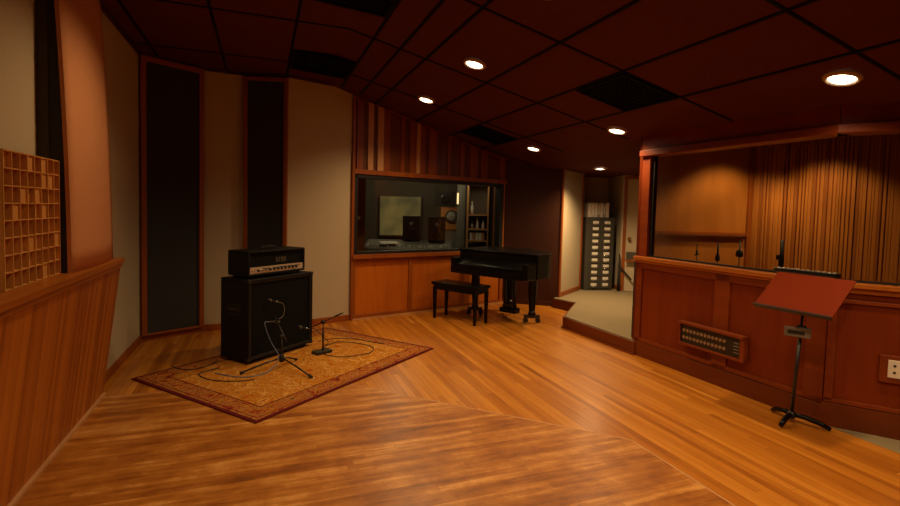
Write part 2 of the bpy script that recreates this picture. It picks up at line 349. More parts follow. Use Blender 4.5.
for nm,p,q,z in (('baseboard_recess',W['g'],W['h'],0),('baseboard_column',W['h'],W['i'],PZ),('baseboard_niche',W['j'],W['k'],PZ),('baseboard_niche_right',W['k'],W['l'],PZ),('baseboard_entry',W['l'],W['m'],PZ)):
    mb=MB(); mb.seg(p,q,z,z+.07,0,.016); struct(mb.build(nm,M['trim'] if z else M['dark'],bevel=.003))
mb=MB(); L_=math.hypot(.8,.6); mb.seg(W['h'],W['i'],0,2.6,0,.02,-.01,.045); mb.seg(W['h'],W['i'],PZ,2.6,0,.02,L_-.045,L_+.0)
struct(mb.build('trim_column',M['trim'],bevel=.003))

# wainscot: slanted slatted front with a deep wood shelf on top
mb=MB(); y0,y1=-2.55,4.25
mb.hexa([(-1.14,y0,0),(-1.085,y0,0),(-1.085,y1,0),(-1.14,y1,0),(-1.14,y0,.975),(-.965,y0,.975),(-.965,y1,.975),(-1.14,y1,.975)])
struct(mb.build('wall_left_wainscot',M['wains']),'slatted wood wainscot leaning outward below the left shelf','wainscot')
mb=MB(); mb.box(-1.15,-.945,y0,y1+.012,.975,1.012); mb.box(-.975,-.955,y0,y1+.005,.945,.975)
struct(mb.build('trim_left_shelf',M['trimh'],bevel=.004),'wood shelf capping the left wainscot','shelf')
mb=MB(); mb.box(-1.09,-1.065,y0,y1,0,.022); struct(mb.build('baseboard_left_wainscot',M['boardC'],bevel=.003))

# ------------------------------------------------------------------ ceiling
def zc(x,y): return cz(x)
mb=MB()
xs=[-1.4,.66,3.70]
for a,b_ in zip(xs,xs[1:]): mb.prism([(a,-2.9),(b_,-2.9),(b_,7.75),(a,7.75)],lambda x,y:2.90-SL*max(0,x-.66),lambda x,y:2.98-SL*max(0,x-.66))
zE=2.90-SL*3.04
mb.prism([(3.70,4.20),(4.1,4.63),(4.1,7.75),(3.70,7.75)],zc,lambda x,y:cz(x)+.08); mb.prism([(4.1,4.63),(4.37,4.92),(5.6,4.46),(6.6,4.46),(6.6,7.75),(4.1,7.75)],cz(4.2),cz(4.2)+.08)
mb.prism([(3.70,-2.9),(6.6,-2.9),(6.6,.40),(6.15,.46),(4.85,.76),(3.70,2.26)],zE,zE+.08)
struct(mb.build('ceiling',M['ceil']),'dark maroon panel ceiling with black grid lines, sloping down to the right','ceiling')
mb=MB(); t_=.011
def xline(x,y0,y1,w=.022): mb.prism([(x-w/2,y0),(x+w/2,y0),(x+w/2,y1),(x-w/2,y1)],lambda X,Y:cz(X)-.006,lambda X,Y:cz(X)+.002)
def yline(y,x0,x1,w=.022):
    cuts=[x0]+[c for c in (.66,4.1) if x0<c<x1]+[x1]
    for a,b_ in zip(cuts,cuts[1:]): mb.prism([(a,y-w/2),(b_,y-w/2),(b_,y+w/2),(a,y+w/2)],lambda X,Y:cz(X)-.006,lambda X,Y:cz(X)+.002)
for x in (-1.0,-.38,.25,.87,1.10,1.33,1.92,2.46,3.01): xline(x,-2.6,7.0 if x>1.2 else 6.1)

for j in range(-3,5): yline(.60+1.22*j if True else 0, -1.1,3.56)
yline(6.7,1.95,3.9)
struct(mb.build('ceiling_grid',M['tbar']))
# ceiling/wall dark shadow moulding left
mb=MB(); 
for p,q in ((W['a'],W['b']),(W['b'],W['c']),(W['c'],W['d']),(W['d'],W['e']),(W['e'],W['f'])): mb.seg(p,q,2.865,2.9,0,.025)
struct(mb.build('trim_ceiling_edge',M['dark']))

def vent(x0,x1,y0,y1,label):
    t=thing('ceiling_vent',label,'ceiling vent',(0,0,0),group='black egg crate vents in the ceiling')
    def b3(mb,a,b_,c,d,h=.012):
        mb.prism([(a,c),(b_,c),(b_,d),(a,d)],lambda X,Y:cz(X)-.008-h,lambda X,Y:cz(X)-.008)
    m=MB(); b3(m,x0,x0+.02,y0,y1); b3(m,x1-.02,x1,y0,y1); b3(m,x0+.02,x1-.02,y0,y0+.02); b3(m,x0+.02,x1-.02,y1-.02,y1); m.build('vent_frame',M['tbar'],t)
    m=MB(); n=11
    for i in range(1,n):
        x=x0+(x1-x0)*i/n; b3(m,x-.002,x+.002,y0+.02,y1-.02,.010)
        y=y0+(y1-y0)*i/n; b3(m,x0+.02,x1-.02,y-.002,y+.002,.010)
    b3(m,x0+.02,x1-.02,y0+.02,y1-.02,.0015)
    m.build('vent_grille',M['tbar'],t)
vent(2.475,2.995,3.05,3.64,'black egg crate ceiling vent in the middle of the ceiling, left of the booth header')
vent(2.475,2.995,5.63,6.22,'black ceiling vent nearest the dark recess wall, between two downlights')
vent(.265,.855,5.02,5.68,'black ceiling vent above the narrow black panel')
vent(.265,.855,3.16,3.74,'black ceiling vent cut by the top edge, left half of the photo')

# downlights
CAN=thing('ceiling_downlight','',"downlight")
def downlight(x,y,label,z=None,tilt=True,power=60,first=[True]):
    z=cz(x) if z is None else z
    t=thing('ceiling_downlight',label,'downlight',(x,y,z-.004),0,'recessed ceiling downlights')
    if tilt and .66<x<4.1: t.rotation_euler=(0,math.atan(SL),0)
    m=MB(); m.lathe([(.098,.0),(.100,-.006),(.088,-.020),(.080,-.022),(.067,-.001)],n=40,capends=False); m.build('trim_ring',M['ring'],t)
    m=MB(); m.lathe([(.069,-.010),(.062,-.016),(.03,-.020),(.001,-.021)],n=32,capends=False); m.build('lamp_face',M['lamp'],t)
    lamp(x,y,z-.04,power)
def lamp(x,y,z,power,size=142,blend=.9,col=(1,.66,.32),rx=0,ry=0,r=.05):
    l=bpy.data.lights.new('downlight_beam','SPOT'); l.energy=power; l.color=col; l.spot_size=math.radians(size); l.spot_blend=blend; l.shadow_soft_size=r
    o=bpy.data.objects.new('downlight_beam',l); C.objects.link(o); o.location=(x,y,z); o.rotation_euler=(rx,ry,0); return o
bpy.data.objects.remove(CAN)
P0=76
downlight(1.66,3.93,'ceiling downlight nearer the centre of the ceiling, above the rug side',power=P0)
downlight(1.70,5.38,'ceiling downlight over the mixed boards above the control room window',power=P0*1.35)
downlight(3.32,5.80,'small ceiling downlight above the dark recess wall and piano',power=P0*.22)
downlight(3.31,4.14,'ceiling downlight just left of the booth header end',power=P0)
downlight(4.49,5.95,'farthest small ceiling downlight over the carpeted landing',z=cz(4.2),power=P0*2.5)
downlight(3.25,2.03,'largest ceiling downlight, above the booth header at upper right',power=P0*.9)
downlight(1.50,2.55,'ceiling downlight at the top edge of the photo',power=P0)
for x,y,k in ((-.15,3.45,.72),(.1,1.2,.6),(1.7,.9,1.2),(3.2,.2,1.1)): lamp(x,y,cz(x)-.04,P0*k)

# ------------------------------------------------------------------ booth (isolation room on the right)
# outward direction here is on the left of BO->BC, room on the right-hand side
def bl(a,b): return math.hypot(b[0]-a[0],b[1]-a[1])
LB=bl(BO,BC); LR=bl(BC,RE)
mb=MB(); mb.seg(BO,BC,0,.97,-.12,0); mb.seg(BC,RE,0,.97,-.12,0)
struct(mb.build('wall_booth_front',M['redpanel']),'low red cherry panelled wall under the booth window','wall')
mb=MB()
for u0,u1 in ((0,.07),(.90,1.04),(LB-.13,LB)): mb.seg(BO,BC,.15,.95,0,.016,u0,u1)
mb.seg(BO,BC,.15,.185,0,.016); mb.seg(BO,BC,.885,.95,0,.016)
for u0,u1 in ((0,.05),): mb.seg(BC,RE,.18,.95,0,.016,u0,u1)
mb.seg(BC,RE,.17,.20,0,.016); mb.seg(BC,RE,.86,.885,0,.016)
struct(mb.build('trim_booth_rails',M['redtrim'],bevel=.003))
mb=MB(); mb.seg(BO,BC,0,.145,0,.02); mb.seg(BC,RE,0,.165,0,.014,-.01); struct(mb.build('baseboard_booth',M['riser'],bevel=.003))
mb=MB(); mb.seg(BO,BC,.965,1.005,-.14,.045,-.03,LB+.02); mb.seg(BO,BC,.945,.967,0,.03,-.01,LB+.01); mb.seg(BC,RE,.965,1.0,-.14,.04,-.02); mb.seg(BC,RE,.93,.967,0,.02)
struct(mb.build('trim_booth_ledge',M['trimh'],bevel=.006),'long cherry wood ledge under the booth window','ledge')
mb=MB(); mb.seg(BO,BC,2.06,3.0,-.14,.01,0); mb.seg(BC,RE,2.06,3.0,-.14,.01)
struct(mb.build('wall_booth_header',M['redpanel']),'deep red wood header above the booth opening','wall')
mb=MB(); mb.seg(BO,BC,2.0,2.06,-.14,.04,-.01,LB+.015); mb.seg(BC,RE,2.0,2.06,-.14,.04,-.015)
struct(mb.build('trim_booth_header',M['redtrim'],bevel=.006))
mb=MB(); mb.seg(BO,BC,1.005,2.0,-.05,.0,0,.10); struct(mb.build('trim_booth_post',M['redtrim'],bevel=.004))
mb=MB(); mb.seg(BO,BC,1.005,2.0,-.07,-.03,.10,.13); mb.seg(BO,BC,1.005,1.02,-.07,-.03,.135,LB); mb.seg(BC,RE,1.0,1.015,-.07,-.03,0,LR)
bf=struct(mb.build('window_2',M['satin']),'frameless booth window with a black gasket','window')
mb=MB(); mb.seg(BO,BC,1.015,2.0,-.053,-.047,.13,LB+.02); mb.seg(BC,RE,1.01,2.0,-.053,-.047,0.01,LR-.02); mb.build('window_glass',M['bglass'],bf)
# end wall of booth toward the landing with open door edge
mb=MB(); mb.seg((3.60,4.05),(4.36,4.86),0,3.0,0,.03); mb.seg((3.60,4.05),(4.36,4.86),0,3.0,-.05,0,mi=1); struct(mb.build('wall_booth_end',[M['panel'],M['redpanel']]))
# booth interior
FP,FQ=(4.40,4.78),(5.50,4.36); SQ=(6.05,3.0)
def inw(name,p,q,mat,**k):
    mb=MB(); mb.seg(p,q,0,3.0,-.08,0); return struct(mb.build(name,mat),**k)
inw('wall_booth_flat_panel',FP,FQ,M['boothpanel'],label='flat lit wood panel wall inside the booth',cat='wall')
# shelf line
mb=MB(); mb.seg(FP,FQ,1.185,1.205,0,.05,.05,1.10); struct(mb.build('trim_booth_chair_rail',M['boardB']))
mb=MB(); mb.seg(FP,FQ,1.205,1.235,0,.03,.0,1.12); mb.seg(FP,FQ,0,3.0,0,.03,1.12,1.17); struct(mb.build('trim_booth_panel',M['trim']))
def slatwall(name,p,q,label=None):
    L_=bl(p,q); mb=MB(); mb.seg(p,q,0,3.0,-.08,0,mi=1); u=.0; 
    while u<L_:
        w=random.choice((.018,.024,.030)); k=random.choice((0,0,0,2)); mb.seg(p,q,0.0,3.0,0,random.choice((.012,.014,.018)),u,min(u+w,L_),mi=k); u+=w+random.choice((.002,.003,.004,.012))
    return struct(mb.build(name,[M['boothpanel'],M['boardA'],M['boothpanel2']]),label,'wall')
slatwall('wall_booth_slats',FQ,SQ,'vertical slatted wood wall inside the booth')
slatwall('wall_booth_slats_right',SQ,(6.15,.5),'slatted wood wall at the right inside the booth')
inw('wall_booth_near',(6.15,.5),(4.75,.5),M['panel'])
mb=MB(); mb.prism([(3.70,2.2),(4.8,.7),(6.3,.4),(6.3,4.9),(4.3,4.95),(3.70,4.06)],2.5,2.55); struct(mb.build('ceiling_booth',M['ceil']))
mb=MB(); mb.prism([(3.72,2.4),(4.85,.8),(6.2,.5),(6.1,3.1),(5.5,4.3),(4.42,4.7),(3.72,4.06)],.002,.02); struct(mb.build('floor_booth',M['carpet']))
lamp(4.95,4.02,2.44,50,104,.55,(1,.66,.30)); lamp(5.30,3.50,2.44,44,104,.55,(1,.66,.30)); lamp(5.4,1.9,2.44,8,104,.5,(1,.66,.30))

# booth microphones on stands
def mic_stand(x,y,h,label,kind,group='microphone stands inside the booth'):
    t=thing('microphone_stand',label,'microphone stand',(x,y,.02),0,group)
    m=MB(); m.lathe([(.09,0),(.09,.012),(.03,.022),(.012,.03)],n=28); m.build('round_base',M['satin'],t)
    m=MB(); m.tube([(0,0,.02),(0,0,h)],.005); m.build('pole',M['satin'],t)
    m=MB(); m.tube([(0,0,h),(0,0,h+.05)],.011); m.build('clip',M['satin'],t)
    m=MB()
    if kind==0: m.tube([(-.03,0,h+.0),(.035,0,h+.012)],.006); m.tube([(0,0,h+.03),(0,0,h+.11)],.005)
    elif kind==1: m.lathe([(.012,h-.06),(.022,h-.05),(.022,h-.01),(.01,h+.02),(.008,h+.13)],n=14)
    elif kind==2: m.lathe([(.03,h-.03),(.034,h-.02),(.034,h+.03),(.008,h+.045),(.006,h+.14)],n=14)
    else: m.lathe([(.024,h-.12),(.026,h-.03),(.018,h),(.016,h+.16)],n=14); m.cbox((-.03,0,h-.02),(.05,.03,.05))
    m.build('microphone',M['rubber'],t)
mic_stand(4.21,3.93,1.0,'leftmost thin black microphone stand behind the booth ledge',0)
mic_stand(4.42,3.86,1.0,'second thin black microphone stand from left behind the booth ledge',1)
mic_stand(4.63,3.78,1.02,'third black microphone stand behind the booth ledge, with round head',2)
mic_stand(5.0,3.60,1.02,'tallest black microphone in the booth beside the long black connector strip',3)
t=thing('side_table','dark low table inside the booth under the black connector strip','table',(4.45,3.0,.02),math.radians(-82))
m=MB(); m.cbox((0,0,.885),(.60,.24,.03)); m.build('table_top',M['boardB'],t,bevel=.004)
for sx in (-.27,.27):
    for sy in (-.09,.09): m=MB(); m.cbox((sx,sy,.435),(.035,.035,.87)); m.build('leg',M['boardB'],t)
t=thing('connector_strip','long black connector strip lying behind the booth ledge','connector box',(4.45,2.98,.922),math.radians(-82))
m=MB(); m.cbox((0,0,.025),(.50,.07,.05)); m.build('case',M['satin'],t,bevel=.004)
for i in range(12):
    m=MB(); m.lathe([(.014,0),(.014,.006),(.009,.006),(.009,.002)],c=(-.22+i*.04,0,.05),n=14); m.build('socket',M['silver'],t)

# ------------------------------------------------------------------ wall connector panel on booth front
bang=math.atan2(BC[1]-BO[1],BC[0]-BO[0])     # local +x along the wall to the right, local -y into the room
def onwall(p,q,u,z,off=0):
    L_=bl(p,q); dx,dy=(q[0]-p[0])/L_,(q[1]-p[1])/L_; return (p[0]+dx*u+dy*off,p[1]+dy*u-dx*off,z)
t=thing('patch_bay','black wall panel with two rows of sockets in a wood box on the booth front','patch bay',onwall(BO,BC,.915,.270,.017),bang)
w_,h_=.63,.20
m=MB(); fr=.022
m.box(-w_/2,w_/2,-.05,0,0,fr); m.box(-w_/2,w_/2,-.065,0,h_-fr+.01,h_+.01); m.box(-w_/2,-w_/2+fr*.6,-.05,0,fr,h_-fr+.01); m.box(w_/2-.04,w_/2,-.05,0,fr,h_-fr+.01)
m.build('wooden_surround',M['redtrim'],t,bevel=.003)
m=MB(); m.box(-w_/2+.013,w_/2-.04,-.036,0,fr,h_-fr+.01); m.build('face_plate',M['satin'],t)
for r in range(2):
    for i in range(12):
        m=MB(); cx_=-w_/2+.045+i*.0365; z=.07+r*.062
        m.lathe([(.0145,0),(.0145,.004),(.009,.004),(.009,.001)],c=(cx_,-.036,z),axis=(0,-1,0),n=16)
        m.build('socket',M['dullbrass'],t)
for i in range(4):
    m=MB(); m.box(w_/2-.10,w_/2-.055,-.038,-.035,.058+i*.026,.066+i*.026); m.build('label_strip',M['ctlgrey'],t)
# outlet on turned wall
rang=math.atan2(RE[1]-BC[1],RE[0]-BC[0])
t=thing('wall_outlet','white four hole outlet plate on a wood block at the right edge','outlet',onwall(BC,RE,.382,.462,.0),rang)
m=MB(); m.box(-.10,.10,-.022,0,-.095,.085); m.build('wooden_block',M['redtrim'],t,bevel=.004)
m=MB(); m.box(-.058,.058,-.029,-.022,-.058,.058); m.build('cover_plate',M['white'],t,bevel=.003)
for sx in (-.025,.025):
    for sz in (-.022,.022): m=MB(); m.lathe([(.008,0),(.008,.002),(.004,.003)],c=(sx,-.029,sz),axis=(0,-1,0),n=14); m.build('socket',M['rubber'],t)

# ------------------------------------------------------------------ diffuser and salmon panel on the left shelf
t=thing('wood_diffuser','square pine block diffuser standing on the left shelf','acoustic diffuser',(-1.07,3.035,1.013),PI/2)
# local x along +Y world, local -y faces the room(+X)
N=8; S=.64; cell=S/N
m=MB(); m.box(-S/2,S/2,.045,.06,0,.62)
for i in range(N+1):
    x=-S/2+i*cell; m.box(x-.003,x+.003,-.02,.045,0,.62)
for j in range(N+1):
    z=j*.62/N; m.box(-S/2,S/2,-.018,.045,max(0,z-.003),min(.623,z+.003))
m.build('grid_frame',M['diff'],t)
m=MB(); random.seed(3)
for i in range(N):
    for j in range(N):
        d=random.choice((.042,.042,.038,.03,.018,.0,-.012)); x=-S/2+i*cell+.003; z=j*.62/N+.003
        m.box(x,x+cell-.006,d,.045,z,z+.62/N-.006)
m.build('blocks',M['diff'],t)
t=thing('leaning_absorber','tall salmon fabric absorber panel curving up behind the left shelf edge','acoustic panel',(0,0,0))
m=MB(); ys=[3.36+(4.19-3.36)*i/8 for i in range(9)]; zs=[1.013+(2.86-1.013)*j/14 for j in range(15)]
def px(y,z,back=0):
    k=(z-1.013)/1.85; b_=math.sin(PI*(y-3.36)/.83)*.025
    return -1.0-.012*k-.055*k*k+b_*(1-k*.3)
b=len(m.v)
def grid(fn,flip=False):
    b=len(m.v)
    for j,z in enumerate(zs):
        for i,y in enumerate(ys): m.v.append(fn(y,z))
    n=len(ys)
    for j in range(len(zs)-1):
        for i in range(n-1):
            f=[b+j*n+i,b+j*n+i+1,b+(j+1)*n+i+1,b+(j+1)*n+i]; m.face(f[::-1] if flip else f,0,True)
grid(lambda y,z:(px(y,z),y,z)); grid(lambda y,z:(px(y,z)-.02,y,z),True)
n=len(ys); K=len(zs)*n
for j in range(len(zs)-1):
    for i in (0,n-1):
        a=j*n+i; f=[a,a+n,K+a+n,K+a]; m.face(f if i==0 else f[::-1],0)
for jj in (0,len(zs)-1):
    for i in range(n-1):
        a=jj*n+i; f=[a,K+a,K+a+1,a+1]; m.face(f if jj==0 else f[::-1],0)
m.build('fabric_front',M['pink'],t)
m=MB(); 
for a,b_ in zip(zs,zs[1:]):
    xa,xb=px(3.36,a)-.022,px(3.36,b_)-.022
    m.hexa([(-1.098,3.37,a),(xa,3.37,a),(xa,4.18,a),(-1.098,4.18,a),(-1.098,3.37,b_),(xb,3.37,b_),(xb,4.18,b_),(-1.098,4.18,b_)])
m.build('black_core',M['blackfab'],t)
m=MB(); m.box(-1.152,-1.1,3.365,4.185,1.013,2.86); m.build('backing_edge',M['greyfab'],t)

# ------------------------------------------------------------------ rug
RC=(.335,4.665); RA=math.atan2(4.77-3.40,1.63+.06); RW,RL=2.16,1.50
m_,tt,bb=nt('oriental_rug'); tc=tt.nodes.new('ShaderNodeTexCoord'); sp=tt.nodes.new('ShaderNodeSeparateXYZ'); L(tt,tc.outputs['Object'],sp.inputs[0])
ax=M2(tt,'ABSOLUTE',sp.outputs['X']); ay=M2(tt,'ABSOLUTE',sp.outputs['Y'])
d=M2(tt,'MINIMUM',M2(tt,'SUBTRACT',RW/2,ax),M2(tt,'SUBTRACT',RL/2,ay))
vo=tt.nodes.new('ShaderNodeTexVoronoi'); vo.inputs['Scale'].default_value=15; L(tt,tc.outputs['Object'],vo.inputs['Vector'])
no=tt.nodes.new('ShaderNodeTexNoise'); no.inputs['Scale'].default_value=7.5; no.inputs['Detail'].default_value=4; no.inputs['Roughness'].default_value=.6; no.inputs['Distortion'].default_value=2.5; L(tt,tc.outputs['Object'],no.inputs['Vector'])
field=ramp(tt,no.outputs['Fac'],[(.32,(.30,.04,.012)),(.39,(.42,.13,.012)),(.45,(.52,.21,.02)),(.49,(.22,.09,.015)),(.53,(.50,.19,.02)),(.58,(.60,.34,.09)),(.62,(.28,.06,.015)),(.68,(.48,.19,.025))])
band=ramp(tt,no.outputs['Fac'],[(.32,(.14,.02,.012)),(.42,(.28,.05,.015)),(.48,(.46,.20,.03)),(.53,(.20,.035,.015)),(.60,(.40,.20,.05)),(.68,(.14,.06,.02))])
mxr=tt.nodes.new('ShaderNodeMix'); mxr.data_type='RGBA'; fac=M2(tt,'LESS_THAN',d,.19); L(tt,fac,mxr.inputs[0]); L(tt,field,mxr.inputs[6]); L(tt,band,mxr.inputs[7])
mx2=tt.nodes.new('ShaderNodeMix'); mx2.data_type='RGBA'; L(tt,mxr.outputs[2],mx2.inputs[6]); mx2.inputs[7].default_value=(.10,.012,.014,1)
e1=M2(tt,'LESS_THAN',d,.03); e2=M2(tt,'LESS_THAN',M2(tt,'ABSOLUTE',M2(tt,'SUBTRACT',d,.19)),.006); e3=M2(tt,'LESS_THAN',M2(tt,'ABSOLUTE',M2(tt,'SUBTRACT',d,.055)),.004)
L(tt,M2(tt,'MAXIMUM',M2(tt,'MAXIMUM',e1,e2),e3),mx2.inputs[0]); L(tt,mx2.outputs[2],bb.inputs['Base Color']); bb.inputs['Roughness'].default_value=1; bb.inputs['Specular IOR Level'].default_value=.05
m=MB(); m.box(-RW/2,RW/2,-RL/2,RL/2,0,.008)
o=m.build('area_rug',m_,bevel=.003,loc=(RC[0],RC[1],.003),rot=(0,0,RA)); tag(o,'patterned gold and maroon oriental rug under the guitar amplifier','rug')

# ------------------------------------------------------------------ amplifier stack
CA=math.atan2(.556,.628)
cF=(-.11,4.655); cabW,cabD,cabH=.79,.36,.75
u=(math.cos(CA),math.sin(CA)); v=(-math.sin(CA),math.cos(CA))
cc=(cF[0]+u[0]*cabW/2+v[0]*cabD/2, cF[1]+u[1]*cabW/2+v[1]*cabD/2)
t=thing('speaker_cabinet','large black guitar speaker cabinet standing on the rug','speaker cabinet',(cc[0],cc[1],.012),CA)
x0,x1,y0,y1=-cabW/2,cabW/2,-cabD/2,cabD/2
m=MB(); th=.022
m.box(x0,x1,y0,y1,.03,.03+th); m.box(x0,x1,y0,y1,cabH-th,cabH); m.box(x0,x0+th,y0,y1,.03+th,cabH-th); m.box(x1-th,x1,y0,y1,.03+th,cabH-th); m.box(x0+th,x1-th,y1-.02,y1-.002,.03+th,cabH-th)
m.build('shell',M['black'],t,bevel=.006)
m=MB(); m.box(x0+th+.001,x1-th-.001,y0+.018,y0+.03,.03+th+.001,cabH-th-.001); m.build('grille',M['grille'],t)
m=MB()
for a,b_,c,d_ in ((x0+th,x1-th,cabH-th-.012,cabH-th),(x0+th,x1-th,.03+th,.03+th+.012),(x0+th,x0+th+.012,.03+th,cabH-th),(x1-th-.012,x1-th,.03+th,cabH-th)): m.box(a,b_,y0+.006,y0+.018,c,d_)
m.build('piping',M['satin'],t)
for sx in (x0,x1):
    s=-1 if sx<0 else 1
    m=MB(); X=sx+s*.001
    m.box(X,X+s*.006,-.085,-.07,.43,.53); m.box(X,X+s*.006,.07,.085,.43,.53); m.box(X,X+s*.006,-.07,.07,.515,.53); m.box(X,X+s*.006,-.07,.07,.43,.445); m.box(X,X+s*.002,-.07,.07,.445,.515)
    h=m.build('side_handle',M['rubber'],t); m2=MB(); m2.box(X+s*.004,X+s*.012,-.07,.07,.47,.492); m2.build('handle_bar',M['satin'],h,bevel=.002)
for sx in (x0+.06,x1-.06):
    for sy in (y0+.06,y1-.06): m=MB(); m.lathe([(.022,0),(.026,.03)],c=(sx,sy,0),n=16); m.build('rubber_foot',M['rubber'],t)
for sx in (x0,x1):
    for sz in (.03,cabH): 
        m=MB(); s=1 if sx<0 else -1; k=1 if sz<.1 else -1
        m.box(sx-s*.003,sx+s*.035,y0-.003,y0+.035,sz-k*.003 if k>0 else sz-.002,sz+k*.03) if k>0 else m.box(sx-s*.003,sx+s*.035,y0-.003,y0+.035,cabH-.03,cabH+.003)
        m.build('corner_guard',M['rubber'],t,bevel=.003)
# head
hW,hD,hH=.685,.27,.245
hc=(cc[0]-u[0]*.015+v[0]*.0, cc[1]-u[1]*.015)
t=thing('amplifier_head','black tube amplifier head with lit silver control strip on top of the cabinet','amplifier',(hc[0],hc[1],.012+cabH+.003),CA)
x0,x1,y0,y1=-hW/2,hW/2,-hD/2,hD/2
m=MB(); m.box(x0,x1,y0,y1,.02,.04); m.box(x0,x1,y0,y1,hH-.02,hH); m.box(x0,x0+.02,y0,y1,.04,hH-.02); m.box(x1-.02,x1,y0,y1,.04,hH-.02); m.box(x0+.02,x1-.02,y1-.02,y1-.001,.04,hH-.02)
m.build('shell',M['black'],t,bevel=.006)
m=MB(); m.box(x0+.021,x1-.021,y0+.02,y0+.03,.098,hH-.021); m.build('grille',M['grille'],t)
m=MB(); m.box(x0+.021,x1-.021,y0+.008,y0+.03,.041,.097); cp=m.build('control_panel',M['silver'],t)
m=MB(); 
for a,b_ in ((.16,.20),(.21,.25),(.28,.62)): m.box(x0+a,x0+b_,y0+.0075,y0+.0085,.073,.082)
m.build('panel_print',M['rubber'],cp)
for i in range(11):
    m=MB(); m.lathe([(.011,0),(.010,.016),(.004,.018)],c=(x0+.11+i*.046,y0+.008,.066),axis=(0,-1,0),n=16); m.build('knob',M['rubber'] if i not in (1,2) else M['chrome'],cp)
for i,xx in enumerate((.045,.07)): m=MB(); m.lathe([(.006,0),(.006,.004),(.003,.012)],c=(x0+xx,y0+.008,.068),axis=(0,-1,0),n=12); m.build('input_jack',M['chrome'],cp)
for sx in (-.28,.28):
    for sy in (-.1,.1): m=MB(); m.lathe([(.018,0),(.02,.02)],c=(sx,sy,0),n=14); m.build('rubber_foot',M['rubber'],t)
m=MB(); m.tube([(-.09,0,hH),(-.085,0,hH+.016),(-.06,0,hH+.022),(.06,0,hH+.022),(.085,0,hH+.016),(.09,0,hH)],.008); m.build('carry_handle',M['rubber'],t)
cu=bpy.data.curves.new('logo_lettering','FONT'); cu.body='5150'; cu.size=.062; cu.extrude=.002; cu.align_x='CENTER'; cu.offset=.0012
o=bpy.data.objects.new('logo_lettering',cu); C.objects.link(o); o.parent=t; o.location=(.045,y0+.018,.128); o.rotation_euler=(PI/2,0,0); cu.materials.append(M['logo']); bpy.context.view_layer.update(); me=bpy.data.meshes.new_from_object(o.evaluated_get(bpy.context.evaluated_depsgraph_get())); o2=bpy.data.objects.new('logo_lettering',me); C.objects.link(o2); o2.parent=t; o2.location=o.location; o2.rotation_euler=o.rotation_euler; bpy.data.objects.remove(o); o2.name='logo_lettering'

# mic bodies helper
def mic_mesh(m,p,q,r):
    p=Vector(p); q=Vector(q); d_=(q-p); L_=d_.length; m.lathe([(r*.5,0),(r*.95,.006),(r,.02),(r,L_*.35),(r*.62,L_*.42),(r*.55,L_)],c=p,axis=d_,n=16)
def W2(px_): return px_
# positions in world for the mics in front of the cabinet (12 cm off the grille)
def face(uu,z,off): return (cF[0]+u[0]*uu-v[0]*off, cF[1]+u[1]*uu-v[1]*off, z)
# tripod boom stand
TS=(.045,4.60)   # hub
def tri_stand(name,label,hub,feet,top,loc_z=.011):
    t=thing(name,label,'microphone stand',(hub[0],hub[1],loc_z))
    for fx,fy in feet:
        m=MB(); dx,dy=fx-hub[0],fy-hub[1]
        m.tube([(dx*.04,dy*.04,.085),(dx*.5,dy*.5,.055),(dx*.95,dy*.95,.016)],.0075); lg=m.build('leg',M['satin'],t)
        m=MB(); m.tube([(dx*.9,dy*.9,.019),(dx,dy,.0125)],[.011,.012]); m.build('rubber_foot',M['rubber'],lg)
    m=MB(); m.lathe([(.016,.05),(.022,.06),(.022,.10),(.014,.12)],n=18); m.build('leg_hub',M['rubber'],t)
    m=MB(); m.tube([(0,0,.06),(0,0,top)],[.009,.008]); m.build('pole',M['satin'],t)
    return t
bs=tri_stand('boom_microphone_stand','short black tripod boom stand in front of the speaker cabinet',(.165,4.53),[(.389,4.161),(-.166,4.425),(.30,4.70)],.27)
m=MB(); a=Vector((.04,-.06,.24)); b_=Vector(face(.20,.43,.10))-Vector((.165,4.53,.011)); m.tube([a,b_],.0055); m.build('boom_arm',M['satin'],bs)
m=MB(); m.lathe([(.016,-.02),(.018,0),(.016,.02)],c=(0,0,.275),axis=(1,.3,0),n=16); m.build('boom_clutch',M['rubber'],bs)
def mic(label,p,q,r=.012,tip=None):
    t=thing('microphone',label,'microphone',(0,0,0),0,'microphones aimed at the speaker cabinet')
    m=MB(); mic_mesh(m,p,q,r); m.build('microphone_body',M['satin'],t)
    m=MB(); P=Vector(p); Q=Vector(q); d_=(Q-P).normalized()
    m.lathe([(r*1.02,0),(r*1.06,.004),(r*1.02,.008)],c=P+d_*.03,axis=d_,n=16); m.build('metal_collar',M['chrome'],t); m=MB(); m.lathe([(r*.6,0),(r*.62,.012),(r*.5,.02)],c=Q-d_*.02,axis=d_,n=12); m.build('cable_plug',M['chrome'],t)
mic('upper small microphone aimed high at the cabinet grille',face(.178,.575,.035),face(.26,.545,.08))
mic('middle microphone clamped at the end of the blue cable',face(.305,.353,.05),face(.10,.395,.12),.014)
mic('right microphone held by the low boom stand beside the cabinet',face(.534,.261,.05),face(.61,.235,.11),.014)
